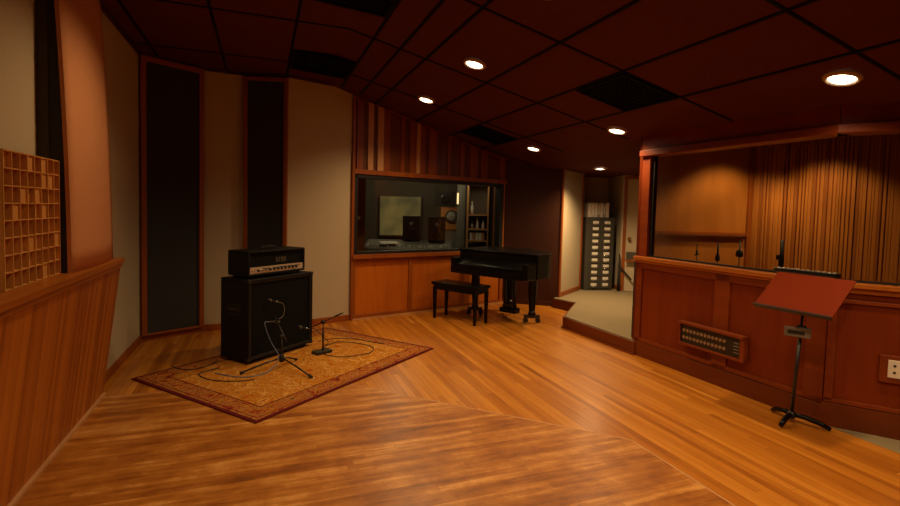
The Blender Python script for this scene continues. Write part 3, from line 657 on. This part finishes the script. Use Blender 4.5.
# low stand on block base
lb=thing('low_microphone_stand','low black microphone stand with a rectangular base on the rug','microphone stand',(.555,4.885,.011),math.radians(25))
m=MB(); m.box(-.095,.075,-.05,.05,0,.028); m.build('block_base',M['satin'],lb,bevel=.004)
m=MB(); m.tube([(0,0,.028),(0,0,.17),(0,0,.30)],[.009,.008,.006]); m.build('pole',M['satin'],lb)
m=MB(); m.lathe([(.012,0),(.013,.03)],c=(0,0,.15),n=14); m.build('height_clutch',M['rubber'],lb); m=MB(); m.lathe([(.016,-.018),(.016,.018)],c=(0,0,.30),axis=(.4,-1,0),n=14); m.build('boom_clutch',M['rubber'],lb)
Rm=Matrix.Rotation(-math.radians(25),3,'Z')
def loc_(p): return Rm@(Vector(p)-Vector((.555,4.885,.011)))
m=MB(); m.tube([loc_((.405,4.945,.232)),loc_((.728,4.853,.395))],.0058); m.tube([loc_((.66,4.872,.36)),loc_((.74,4.85,.402))],.0085); m.build('boom_arm',M['satin'],lb)
# cables
def cable(pts,r,mat,label,name='cable',n=8):
    # catmull-rom
    P=[Vector(p) for p in pts]; out=[]
    for i in range(len(P)-1):
        a=P[max(i-1,0)];b=P[i];c=P[i+1];d_=P[min(i+2,len(P)-1)]
        for k in range(n):
            s=k/n; out.append(.5*((2*b)+(-a+c)*s+(2*a-5*b+4*c-d_)*s*s+(-a+3*b-3*c+d_)*s**3))
    out.append(P[-1]); m=MB(); m.tube(out,r,8); return tag(m.build(name,mat),label,'cable')
cable([face(.10,.395,.12),face(.06,.405,.14),face(.045,.37,.16),face(.09,.23,.18),(.135,4.53,.13),(.12,4.49,.06),(.02,4.38,.018),(-.15,4.34,.018),(-.36,4.50,.018)],.0038,M['blue'],'blue grey cable looping down from the middle microphone to the rug')
cable([face(.26,.545,.08),face(.31,.52,.09),face(.33,.46,.09),face(.315,.40,.08),face(.28,.385,.07)],.0035,M['grey'],'short grey cable curving from the upper microphone down to the middle one')
cable([face(.61,.235,.11),face(.70,.21,.12),(.62,5.02,.08),(.60,5.10,.021),(.78,5.22,.018),(1.04,4.98,.018),(.98,4.74,.018),(.72,4.68,.018),(.60,4.76,.018),(.56,4.81,.018)],.0035,M['rubber'],'thin black cable looping around the low microphone stand on the rug')
cable([(-.34,4.64,.017),(-.48,4.54,.017),(-.40,4.36,.017),(-.22,4.26,.017),(-.05,4.25,.017)],.0035,M['rubber'],'black cable curving over the rug in front of the tripod stand')
cable([(.55,5.30,.016),(.75,5.38,.015),(.95,5.28,.015),(1.1,5.12,.015),(1.2,5.05,.015)],.0033,M['rubber'],'black cable lying near the far edge of the rug')
cable([(-.72,4.80,.02),(-.66,4.72,.016),(-.55,4.66,.016),(-.45,4.72,.016),(-.37,4.86,.016)],.0035,M['rubber'],'black cable on the floor left of the speaker cabinet')

# ------------------------------------------------------------------ piano
# local frame: +x along keyboard from treble(near) .. bass ; origin bass front corner; a = into the body, k = along keyboard toward treble
K0=Vector((2.36,6.20,0)); KD=Vector((.50,-.866,0)).normalized(); AD=Vector((.866,.50,0)).normalized()
ang=math.atan2(KD.y,KD.x)
def lk(k,a): return (k,a)     # local x=k, local y: KD rotated +90deg = (.866,.5) = AD
t=thing('grand_piano','black baby grand piano with closed lid below the control room window','piano',(K0.x,K0.y,0),ang)
ZT=.905
outline=[(0.0,.18),(1.20,.18),(1.20,.42),(1.17,.56),(1.09,.67),(.98,.76),(.84,.84),(.72,.93),(.60,.99),(.45,1.03),(.28,1.03),(.14,.99),(.04,.90),(0,.75)]
def smoothpoly(P,n=4):
    out=[]; N_=len(P)
    for i in range(N_):
        a,b,c,d_=[Vector((*P[(i+j-1)%N_],0)) for j in range(4)]
        if i in (0,1,len(P)-1): out.append((b.x,b.y)); continue
        for k in range(n):
            s=k/n; q=.5*((2*b)+(-a+c)*s+(2*a-5*b+4*c-d_)*s*s+(-a+3*b-3*c+d_)*s**3); out.append((q.x,q.y))
    return out
so=smoothpoly(outline)
m=MB(); m.prism(so,.60,.878,smooth=False); m.build('rim',M['gloss'],t,bevel=.004)
lid=[((x-.66)*1.02+.66,(y-.6)*1.02+.6) for x,y in so]
m=MB(); m.prism(lid,.882,ZT); m.build('lid',M['gloss'],t,bevel=.005)
m=MB(); m.box(.02,.10,-.04,.18,.60,.80); m.build('cheek',M['gloss'],t,bevel=.01); m=MB(); m.box(1.11,1.19,-.04,.18,.60,.80); m.build('cheek',M['gloss'],t,bevel=.01)
m=MB(); m.box(.10,1.11,-.05,.18,.60,.66); m.box(.10,1.11,-.05,-.035,.66,.69); m.build('keybed',M['gloss'],t,bevel=.004)
m=MB(); m.hexa([(.10,-.03,.69),(1.11,-.03,.69),(1.11,.18,.69),(.10,.18,.69),(.10,-.03,.725),(1.11,-.03,.725),(1.11,.18,.80),(.10,.18,.80)]); m.build('fallboard',M['gloss'],t,bevel=.006)
def leg(k,a,big=True):
    m=MB(); m.lathe([(.075,.60),(.08,.57),(.055,.53),(.06,.45),(.042,.2),(.035,.14),(.05,.12),(.05,.10)],c=(0,0,0),n=20)
    lg=m.build('leg',M['gloss'],t,loc=(k,a,0))
    m=MB(); m.box(-.10,.10,-.022,.022,.062,.10); m.tube([(0,0,.10),(0,0,.16)],[.05,.04]); m.build('caster_yoke',M['satin'],lg,rot=(0,0,math.radians(40)))
    for s in (-1,1): m=MB(); m.lathe([(.012,-.018),(.03,-.018),(.033,-.012),(.033,.012),(.03,.018),(.012,.018)],c=(s*.08,0,.033),axis=(0,1,0),n=20); m.build('caster_wheel',M['satin'],lg,rot=(0,0,math.radians(40)))
leg(.98,.46); leg(.16,.34); leg(.36,.90)
m=MB(); m.box(.60,.62,.38,.42,.16,.60); m.box(.74,.76,.38,.42,.16,.60); m.box(.56,.80,.34,.46,.10,.16); m.build('pedal_lyre',M['gloss'],t,bevel=.004)
for i in range(3): m=MB(); m.box(.605+i*.055,.625+i*.055,.22,.36,.075,.085); m.build('pedal',M['brass'],t,bevel=.003)
# bench
BC_=Vector(((2.094+2.341+2.44+2.696)/4,(6.182+6.282+5.57+5.701)/4,0))
t=thing('piano_bench','black lacquered piano bench in front of the piano','bench',(BC_.x,BC_.y,0),math.atan2(-.60,.355))
m=MB(); m.box(-.37,.37,-.15,.15,.445,.485); m.build('seat',M['gloss'],t,bevel=.008)
m=MB(); 
for a,b_,c,d_ in ((-.34,.34,-.135,-.12),(-.34,.34,.12,.135),(-.34,-.325,-.12,.12),(.325,.34,-.12,.12)): m.box(a,b_,c,d_,.385,.445)
m.build('apron',M['gloss'],t)
for sx in (-.325,.325):
    for sy in (-.12,.12):
        m=MB(); b0=.014; m.hexa([(sx-b0,sy-b0,0),(sx+b0,sy-b0,0),(sx+b0,sy+b0,0),(sx-b0,sy+b0,0),(sx-.022,sy-.022,.42),(sx+.022,sy-.022,.42),(sx+.022,sy+.022,.42),(sx-.022,sy+.022,.42)]); m.build('leg',M['gloss'],t,bevel=.002)

# ------------------------------------------------------------------ card drawer cabinet
ca=math.atan2(6.76-6.87,5.44-4.91); cx0,cy0=5.02,6.95
t=thing('drawer_cabinet','tall dark metal cabinet with two columns of small labelled drawers on the landing','drawer cabinet',(cx0,cy0,PZ+.001),ca)
CWd,CD,CH=.50,.34,1.22
m=MB(); m.box(0,CWd,.012,CD,0,CH); m.build('body',M['cabgrey'],t,bevel=.004)
nrow=11; pitch=(CH-.08)/nrow
for c in range(2):
    for r in range(nrow):
        xa=.07+c*.205; za=.03+r*pitch
        m=MB(); m.box(xa,xa+.19,.0,.012,za+.004,za+pitch-.006); d_=m.build('drawer',M['cabgrey'],t,bevel=.002)
        m=MB(); m.box(xa+.045,xa+.145,-.004,0,za+pitch*.46,za+pitch*.88); m.build('label_card',M['paper'],d_)
        m=MB(); m.tube([(xa+.055,-.001,za+pitch*.36),(xa+.06,-.018,za+pitch*.32),(xa+.13,-.018,za+pitch*.32),(xa+.135,-.001,za+pitch*.36)],.005,6); m.build('pull',M['chrome'],d_)
# binders on top
bx=.03; i=0
names=['leftmost pale binder in the row on top of the drawer cabinet','second pale binder from the left on the drawer cabinet','third pale binder from the left on the drawer cabinet','middle grey binder on top of the drawer cabinet','dark spined binder on top of the drawer cabinet','second binder from the right end on the drawer cabinet','rightmost pale binder on top of the drawer cabinet']
M['binder']=plain('pale_binder',(.62,.59,.56),.5); M['binder2']=plain('grey_binder',(.30,.28,.27),.5)
ucs=Matrix.Rotation(ca,3,'Z')
for i,(w_,dk) in enumerate(((.06,0),(.06,0),(.055,0),(.045,1),(.05,0),(.045,1),(.06,0))):
    p=ucs@Vector((bx,.03,0)); t=thing('ring_binder',names[i],'binder',(cx0+p.x,cy0+p.y,PZ+CH+.003),ca,'binders on the drawer cabinet')
    m=MB(); m.box(0,w_-.004,0,.004,0,.235); m.box(0,.003,.004,.22,0,.235); m.box(w_-.007,w_-.004,.004,.22,0,.235); m.build('cover',M['binder2'] if dk else M['binder'],t)
    m=MB(); m.box(.004,w_-.009,.02,.215,.006,.225); m.build('pages',M['paper'],t)
    m=MB(); m.box(.010,w_-.016,-.001,0,.05,.20); m.build('spine_label',M['white'],t)
    bx+=w_
# small dark item on cabinet top right
o=MB().box(0,.05,0,.08,0,.05).build('small_box',M['rubber'],bevel=.003,loc=(cx0+.465*math.cos(ca)-.0,cy0+.465*math.sin(ca)+.1,PZ+CH+.002),rot=(0,0,ca)); tag(o,'tiny dark box beside the binders on the drawer cabinet','box')
# folded dark stand leaning right of the cabinet
t=thing('folded_stand','dark folded stand leaning against the wall right of the drawer cabinet','stand',(5.545,6.76,PZ))
m=MB(); m.tube([(.02,.0,.012),(.04,.03,.62)],[.022,.012]); m.build('pole',M['rubber'],t)
m=MB(); m.tube([(-.005,-.02,.012),(.03,.03,.45)],[.022,.012]); m.build('leg',M['rubber'],t); m=MB(); m.tube([(.17,-.13,.20),(.04,.02,.42)],[.014,.012]); m.build('leg',M['rubber'],t)
# door at the entry wall
EP,EQ=W['l'],W['m']; eang=math.atan2(EQ[1]-EP[1],EQ[0]-EP[0])
mb=MB(); mb.seg(EP,EQ,PZ,2.05,0,.03,.03,.08); mb.seg(EP,EQ,2.0,2.05,0,.03,.08,.84); mb.seg(EP,EQ,PZ,2.05,0,.03,.79,.84)
struct(mb.build('trim_door_frame',M['trim'],bevel=.003))
mb=MB(); mb.seg(EP,EQ,PZ+.005,2.0,0,.018,.08,.79); d1=struct(mb.build('door_1',M['cream']),'pale door beyond the landing with a dark knob','door')
mb=MB(); c=onwall(EP,EQ,.14,1.02,.018); n_=Vector((EQ[1]-EP[1],-(EQ[0]-EP[0]),0)).normalized()
mb.lathe([(.026,0),(.026,.005),(.01,.012),(.01,.035),(.026,.045),(.028,.06),(.015,.07)],c=c,axis=n_,n=20); mb.build('door_knob',M['brass'],d1)
t=thing('wall_shelf','small wood shelf with dark edge below the door knob height','shelf',(0,0,0))
m=MB(); m.seg(EP,EQ,.65,.68,.02,.12,.10,.60); m.build('board',M['trim'],t); m=MB(); m.seg(EP,EQ,.68,.80,.02,.12,.11,.60); m.build('dark_box',M['cabgrey'],t)
# dark open door edge at booth end
mb=MB(); mb.box(3.585,3.625,4.09,4.13,PZ+.01,.95); 
struct(mb.build('door_2',M['rubber'],bevel=.003),'dark edge of a half height gate at the far end of the booth wall','door')

# ------------------------------------------------------------------ music stand
hub=Vector((3.46,2.355,0))
t=thing('music_stand','black metal music stand with red brown desk in front of the booth','music stand',hub)
for fx,fy in ((3.305,2.315),(3.575,2.165),(3.52,2.535)):
    dx,dy=fx-hub.x,fy-hub.y
    m=MB(); m.tube([(dx*.05,dy*.05,.06),(dx*.35,dy*.35,.058),(dx*.75,dy*.75,.038),(dx*1.0,dy*1.0,.015)],[.016,.017,.017,.014],12); lg=m.build('leg',M['gloss'],t)
m=MB(); m.lathe([(.02,.03),(.026,.04),(.026,.07),(.014,.085)],n=18); m.build('leg_hub',M['satin'],t)
topp=Vector((3.41,2.285,.80))-hub
m=MB(); m.tube([(0,0,.04),topp*.75],.0115); m.tube([topp*.70,topp],.008); m.build('pole',M['satin'],t)
cen=Vector((3.385,2.275,.925)); ya,ti=-1.49,.725
A=Vector((math.cos(ya),math.sin(ya),0)); Bv=Vector((-math.sin(ya),math.cos(ya),0))*math.cos(ti)+Vector((0,0,1))*math.sin(ti); Nn=A.cross(Bv)
if Nn.z<0: Nn=-Nn
w2,h2=.245,.165
def DP(a,b_,n): return tuple(cen-hub+A*a+Bv*b_+Nn*n)
m=MB()
def dbox(m,a0,a1,b0,b1,n0,n1):
    m.hexa([DP(a0,b0,n0),DP(a1,b0,n0),DP(a1,b1,n0),DP(a0,b1,n0),DP(a0,b0,n1),DP(a1,b0,n1),DP(a1,b1,n1),DP(a0,b1,n1)])
dbox(m,-w2,w2,-h2,h2,-.003,.003); m.build('desk',M['standred'],t,bevel=.002)
m=MB(); dbox(m,-w2,w2,-h2-.010,-h2,-.014,.016); m.build('lip',M['satin'],t)
m=MB(); dbox(m,-.02,.02,-.08,.06,-.03,-.004); m.build('desk_bracket',M['satin'],t,bevel=.003)
m=MB(); m.tube([topp,Vector(DP(0,0,-.02))],.011); m.build('tilt_joint',M['satin'],t)
# clip on box
t2=thing('clip_on_box','grey box clamped to the music stand pole below the desk','control box',(3.415,2.30,.655),math.radians(-60))
m=MB(); m.box(-.085,.065,-.045,-.012,-.03,.035); m.build('case',M['grey'],t2,bevel=.004)
m=MB(); m.box(-.065,.03,-.047,-.045,-.01,.015); m.build('face_strip',M['satin'],t2)
m=MB(); m.box(-.02,.035,-.012,.02,.015,.045); m.build('clamp',M['satin'],t2,bevel=.003)

# ------------------------------------------------------------------ control room beyond the window
def cwall(name,p,q,mat,h=2.6):
    mb=MB(); mb.seg(p,q,0,h,-.08,0); return struct(mb.build(name,mat))
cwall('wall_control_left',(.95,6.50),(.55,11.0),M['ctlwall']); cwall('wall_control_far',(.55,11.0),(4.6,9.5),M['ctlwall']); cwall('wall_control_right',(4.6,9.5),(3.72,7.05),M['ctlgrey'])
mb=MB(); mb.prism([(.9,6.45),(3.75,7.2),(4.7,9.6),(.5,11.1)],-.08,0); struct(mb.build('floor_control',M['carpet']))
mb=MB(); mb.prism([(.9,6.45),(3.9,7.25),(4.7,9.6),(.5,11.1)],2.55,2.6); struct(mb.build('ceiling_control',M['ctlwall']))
VX=Vector((.936,-.352,0)); va=math.atan2(-.352,.936)
# far pane to a further lit room
mb=MB(); 
t=struct(MB().box(0,.88,-.02,0,0,.86).build('window_3',M['ctlwall'],loc=(2.28,10.28,.84),rot=(0,0,va)),'black framed pane on the far wall of the control room','window')
M['pane'],pt_,pb_=nt('lit_pane'); ptc=pt_.nodes.new('ShaderNodeTexCoord'); pn=pt_.nodes.new('ShaderNodeTexNoise'); pn.inputs['Scale'].default_value=2.2; pn.inputs['Detail'].default_value=3; L(pt_,ptc.outputs['Object'],pn.inputs['Vector'])
pc=ramp(pt_,pn.outputs['Fac'],[(.35,(.10,.075,.03)),(.5,(.22,.15,.05)),(.65,(.38,.23,.06))]); L(pt_,pc,pb_.inputs['Emission Color']); pb_.inputs['Emission Strength'].default_value=.36; pb_.inputs['Base Color'].default_value=(.1,.09,.05,1); pb_.inputs['Roughness'].default_value=.3
m=MB(); m.box(.02,.86,-.026,-.02,.03,.83); m.build('window_pane',M['pane'],t)
# mixing console
t=thing('mixing_console','long grey mixing console seen through the control room window','mixing console',(2.33,7.85,0),va)
m=MB(); m.hexa([(-.8,-.45,.62),(.62,-.45,.62),(.62,.25,.62),(-.8,.25,.62),(-.8,-.45,.80),(.62,-.45,.80),(.62,.25,.90),(-.8,.25,.90)]); m.build('body',M['rack'],t,bevel=.01)
m=MB(); m.hexa([(-.76,-.40,.806),(.58,-.40,.806),(.58,.2,.892),(-.76,.2,.892),(-.76,-.40,.813),(.58,-.40,.813),(.58,.2,.90),(-.76,.2,.90)]); m.build('control_surface',M['ctlgrey'],t)
for i in range(24):
    m=MB(); x=-.72+i*.055; m.box(x,x+.012,-.36,-.10,.822,.845); m.build('fader_strip',M['white'] if i%3==0 else M['grey'],t)
for sx in (-.7,.52): m=MB(); m.box(sx-.03,sx+.03,-.3,.15,0,.62); m.build('leg',M['satin'],t)
t=thing('paper_sheet','white sheet of paper lying on the left of the mixing console','paper',(1.88,7.75,.88),va+.4)
MB().box(-.14,.14,-.1,.1,0,.004).build('sheet',M['paper'],t,rot=(.12,0,0))
t=thing('producer_desk','wooden desk at the left end of the control room','desk',(1.22,8.3,0),va)
m=MB(); m.box(-.28,.2,-.25,.3,.72,.76); m.build('desk_top',M['panel'],t)
for sx in (-.25,.17):
    for sy in (-.2,.25): m=MB(); m.box(sx-.02,sx+.02,sy-.02,sy+.02,0,.72); m.build('leg',M['boardB'],t)
def monitor(x,y,z,label,w=.28,h=.40,d_=.26):
    t=thing('studio_monitor',label,'speaker',(x,y,z),va,'nearfield monitors on the console')
    m=MB(); m.box(-w/2,w/2,-d_/2,d_/2,0,h); m.build('enclosure',M['rubber'],t,bevel=.006)
    m=MB(); m.lathe([(.085,0),(.085,.006),(.05,-.015),(.02,-.018)],c=(0,-d_/2,.12),axis=(0,-1,0),n=24); m.build('woofer',M['satin'],t)
    m=MB(); m.lathe([(.03,0),(.03,.004),(.012,-.004)],c=(0,-d_/2,.27),axis=(0,-1,0),n=18); m.build('tweeter',M['cone'],t)
monitor(2.34,8.05,.905,'left black nearfield monitor standing on the mixing console'); monitor(2.70,7.80,.905,'right black nearfield monitor standing on the mixing console')
# main speaker
t=thing('main_monitor','orange wooden main loudspeaker with grey cone on the control room wall','speaker',(3.41,9.00,1.04),va)
m=MB(); m.box(-.21,.21,0,.3,0,.44); m.build('enclosure',M['orangewood'],t,bevel=.006)
m=MB(); m.lathe([(.13,0),(.13,.012),(.112,.012),(.108,.004)],c=(.0,0,.25),axis=(0,-1,0),n=28); wo=m.build('woofer',M['satin'],t)
m=MB(); m.lathe([(.105,.004),(.06,.006),(.03,.014),(.0,.018)],c=(.0,0,.25),axis=(0,-1,0),n=28); m.build('woofer_cone',M['cone'],wo)
m=MB(); m.lathe([(.032,0),(.032,.006),(.02,.0)],c=(.13,0,.07),axis=(0,-1,0),n=18); m.build('port',M['rubber'],t)
t=thing('speaker_pedestal','dark pedestal under the orange main loudspeaker','stand',(3.41,9.00,0),va); m=MB(); m.box(-.2,.2,.02,.28,0,1.035); m.build('pedestal_body',M['ctlgrey'],t)
t=thing('ceiling_speaker','black loudspeaker mounted above the orange main monitor','speaker',(3.30,9.0,1.50),va); m=MB(); m.box(-.22,.16,0,.25,0,.26); m.build('enclosure',M['rubber'],t,bevel=.006); m=MB(); m.lathe([(.09,0),(.09,.01),(.04,-.01)],c=(-.03,0,.13),axis=(0,-1,0),n=24); m.build('woofer',M['satin'],t)
m=MB(); m.box(-.02,.02,.1,.14,.26,1.02); m.build('hanging_rod',M['satin'],t)
# sconce
M['sconce']=emis('sconce_glow',(1,.75,.4),1.2)
t=thing('wall_sconce','slim warm vertical wall light beside the grey column in the control room','light',(3.30,8.42,1.53),va); MB().box(-.015,.015,-.02,.0,0,.2).build('tube_shade',M['sconce'],t); MB().box(-.02,.02,0,.015,-.01,.21).build('back_plate',M['brass'],t)
t=struct(MB().box(-.07,.07,.02,.30,0,2.55).build('wall_control_column',M['ctlgrey'],loc=(3.36,8.40,0),rot=(0,0,va)),'grey column in the control room','column')
# shelf unit
t=thing('storage_shelf','blond wood shelf unit with bottles in the control room','shelf unit',(3.50,7.96,0),va)
for sx in (-.19,.17): MB().box(sx,sx+.03,0,.25,0,1.95).build('side_panel',M['boardC'],t)
for z in (.5,.88,1.08,1.33,1.92): MB().box(-.16,.17,0,.25,z,z+.025).build('shelf_board',M['boardC'],t)
MB().box(-.19,.20,.25,.26,0,1.95).build('back_panel',M['ctlwall'],t)
def onshelf(x,y,z):
    c_,s_=math.cos(va),math.sin(va); return (3.50+c_*x-s_*y,7.96+s_*x+c_*y,z)
def bottle(x,z,h,mat,label):
    o=MB().lathe([(.022,0),(.026,.01),(.026,h*.6),(.01,h*.75),(.01,h*.95),(.012,h)],n=14).build('bottle',mat,loc=onshelf(x,.08,z+.001)); tag(o,label,'bottle','bottles on the control room shelf')
bottle(-.10,1.355,.22,M['white'],'pale bottle on the upper board of the blond shelf')
bottle(-.09,1.105,.12,M['cone'],'short grey bottle on the middle board of the blond shelf')
bottle(-.0,1.105,.19,M['white'],'tall pale bottle in the middle of the blond shelf')
bottle(.1,1.105,.15,M['paper'],'pale bottle at the right of the middle shelf board')
for i in range(5):
    o=MB().box(0,.045,0,.15,0,.13).build('tape_box',[M['paper'],M['boardC'],M['paper'],M['ivory'],M['boardC']][i],loc=onshelf(-.13+i*.052,.02,.906),rot=(0,0,va)); tag(o,['leftmost','second','middle','fourth','rightmost'][i]+' tape box from the left on the low board of the blond shelf','box','tape boxes on the blond shelf')
# curtain
m=MB(); pts=[(i*.016,.02*math.sin(i*1.1)) for i in range(16)]
m.prism(pts+[(x,y+.01) for x,y in pts[::-1]],.02,2.3)
tag(m.build('curtain',M['blackfab'],loc=(3.40,7.30,0),rot=(0,0,va)),'dark hanging curtain at the right end of the control room','curtain')
m=MB(); m.box(0,.08,-.01,0,0,.045); tag(m.build('wall_sign',M['white'],loc=(1.265,7.343,1.245),rot=(0,0,va+.35)),'small white label seen at the left side of the control room window','sign')
m=MB(); m.box(-.05,.62,.0,.2,0,2.55); struct(m.build('wall_control_pier',M['boardB'],loc=(.80,7.35,0),rot=(0,0,va+.35)))

def pt(x,y,z,e,col,r=.15):
    l=bpy.data.lights.new('control_room_fill','POINT'); l.energy=e; l.color=col; l.shadow_soft_size=r; o=bpy.data.objects.new('control_room_fill',l); C.objects.link(o); o.location=(x,y,z)
pt(2.3,8.7,2.35,16,(1,.75,.45)); pt(3.25,7.75,2.2,9,(1,.78,.5)); pt(2.2,7.4,2.3,7,(1,.8,.55))  # unseen point lights added to brighten the control room and its shelf side

# ------------------------------------------------------------------ world, camera
w=bpy.data.worlds.new('world'); bpy.context.scene.world=w; w.use_nodes=True; w.node_tree.nodes['Background'].inputs[0].default_value=(.02,.012,.008,1); w.node_tree.nodes['Background'].inputs[1].default_value=.1
f,cy_=500.0,235.0; pitch=math.atan(25/f); roll=.0255; yaw=math.atan(188/500)
fw=Vector((math.sin(yaw)*math.cos(pitch),math.cos(yaw)*math.cos(pitch),-math.sin(pitch))); r0=Vector((math.cos(yaw),-math.sin(yaw),0)); u0=r0.cross(fw)
r1=r0*math.cos(roll)+u0*math.sin(roll); u1=-r0*math.sin(roll)+u0*math.cos(roll)
cam=bpy.data.cameras.new('camera'); co=bpy.data.objects.new('camera',cam); C.objects.link(co)
mt=Matrix((r1,u1,-fw)).transposed().to_4x4(); mt.translation=Vector((0,0,1.42)); co.matrix_world=mt
cam.sensor_fit='HORIZONTAL'; cam.sensor_width=36; cam.lens=f/900*36; cam.shift_y=-(253-cy_)/900; cam.clip_start=.05
s=bpy.context.scene; s.camera=co
s.view_settings.view_transform='Standard'; s.view_settings.look='None'; s.view_settings.gamma=1; s.view_settings.exposure=0; s.view_settings.use_curve_mapping=False
s.cycles.max_bounces=8; s.cycles.diffuse_bounces=5; s.cycles.caustics_reflective=False; s.cycles.caustics_refractive=False; s.cycles.use_denoising=True
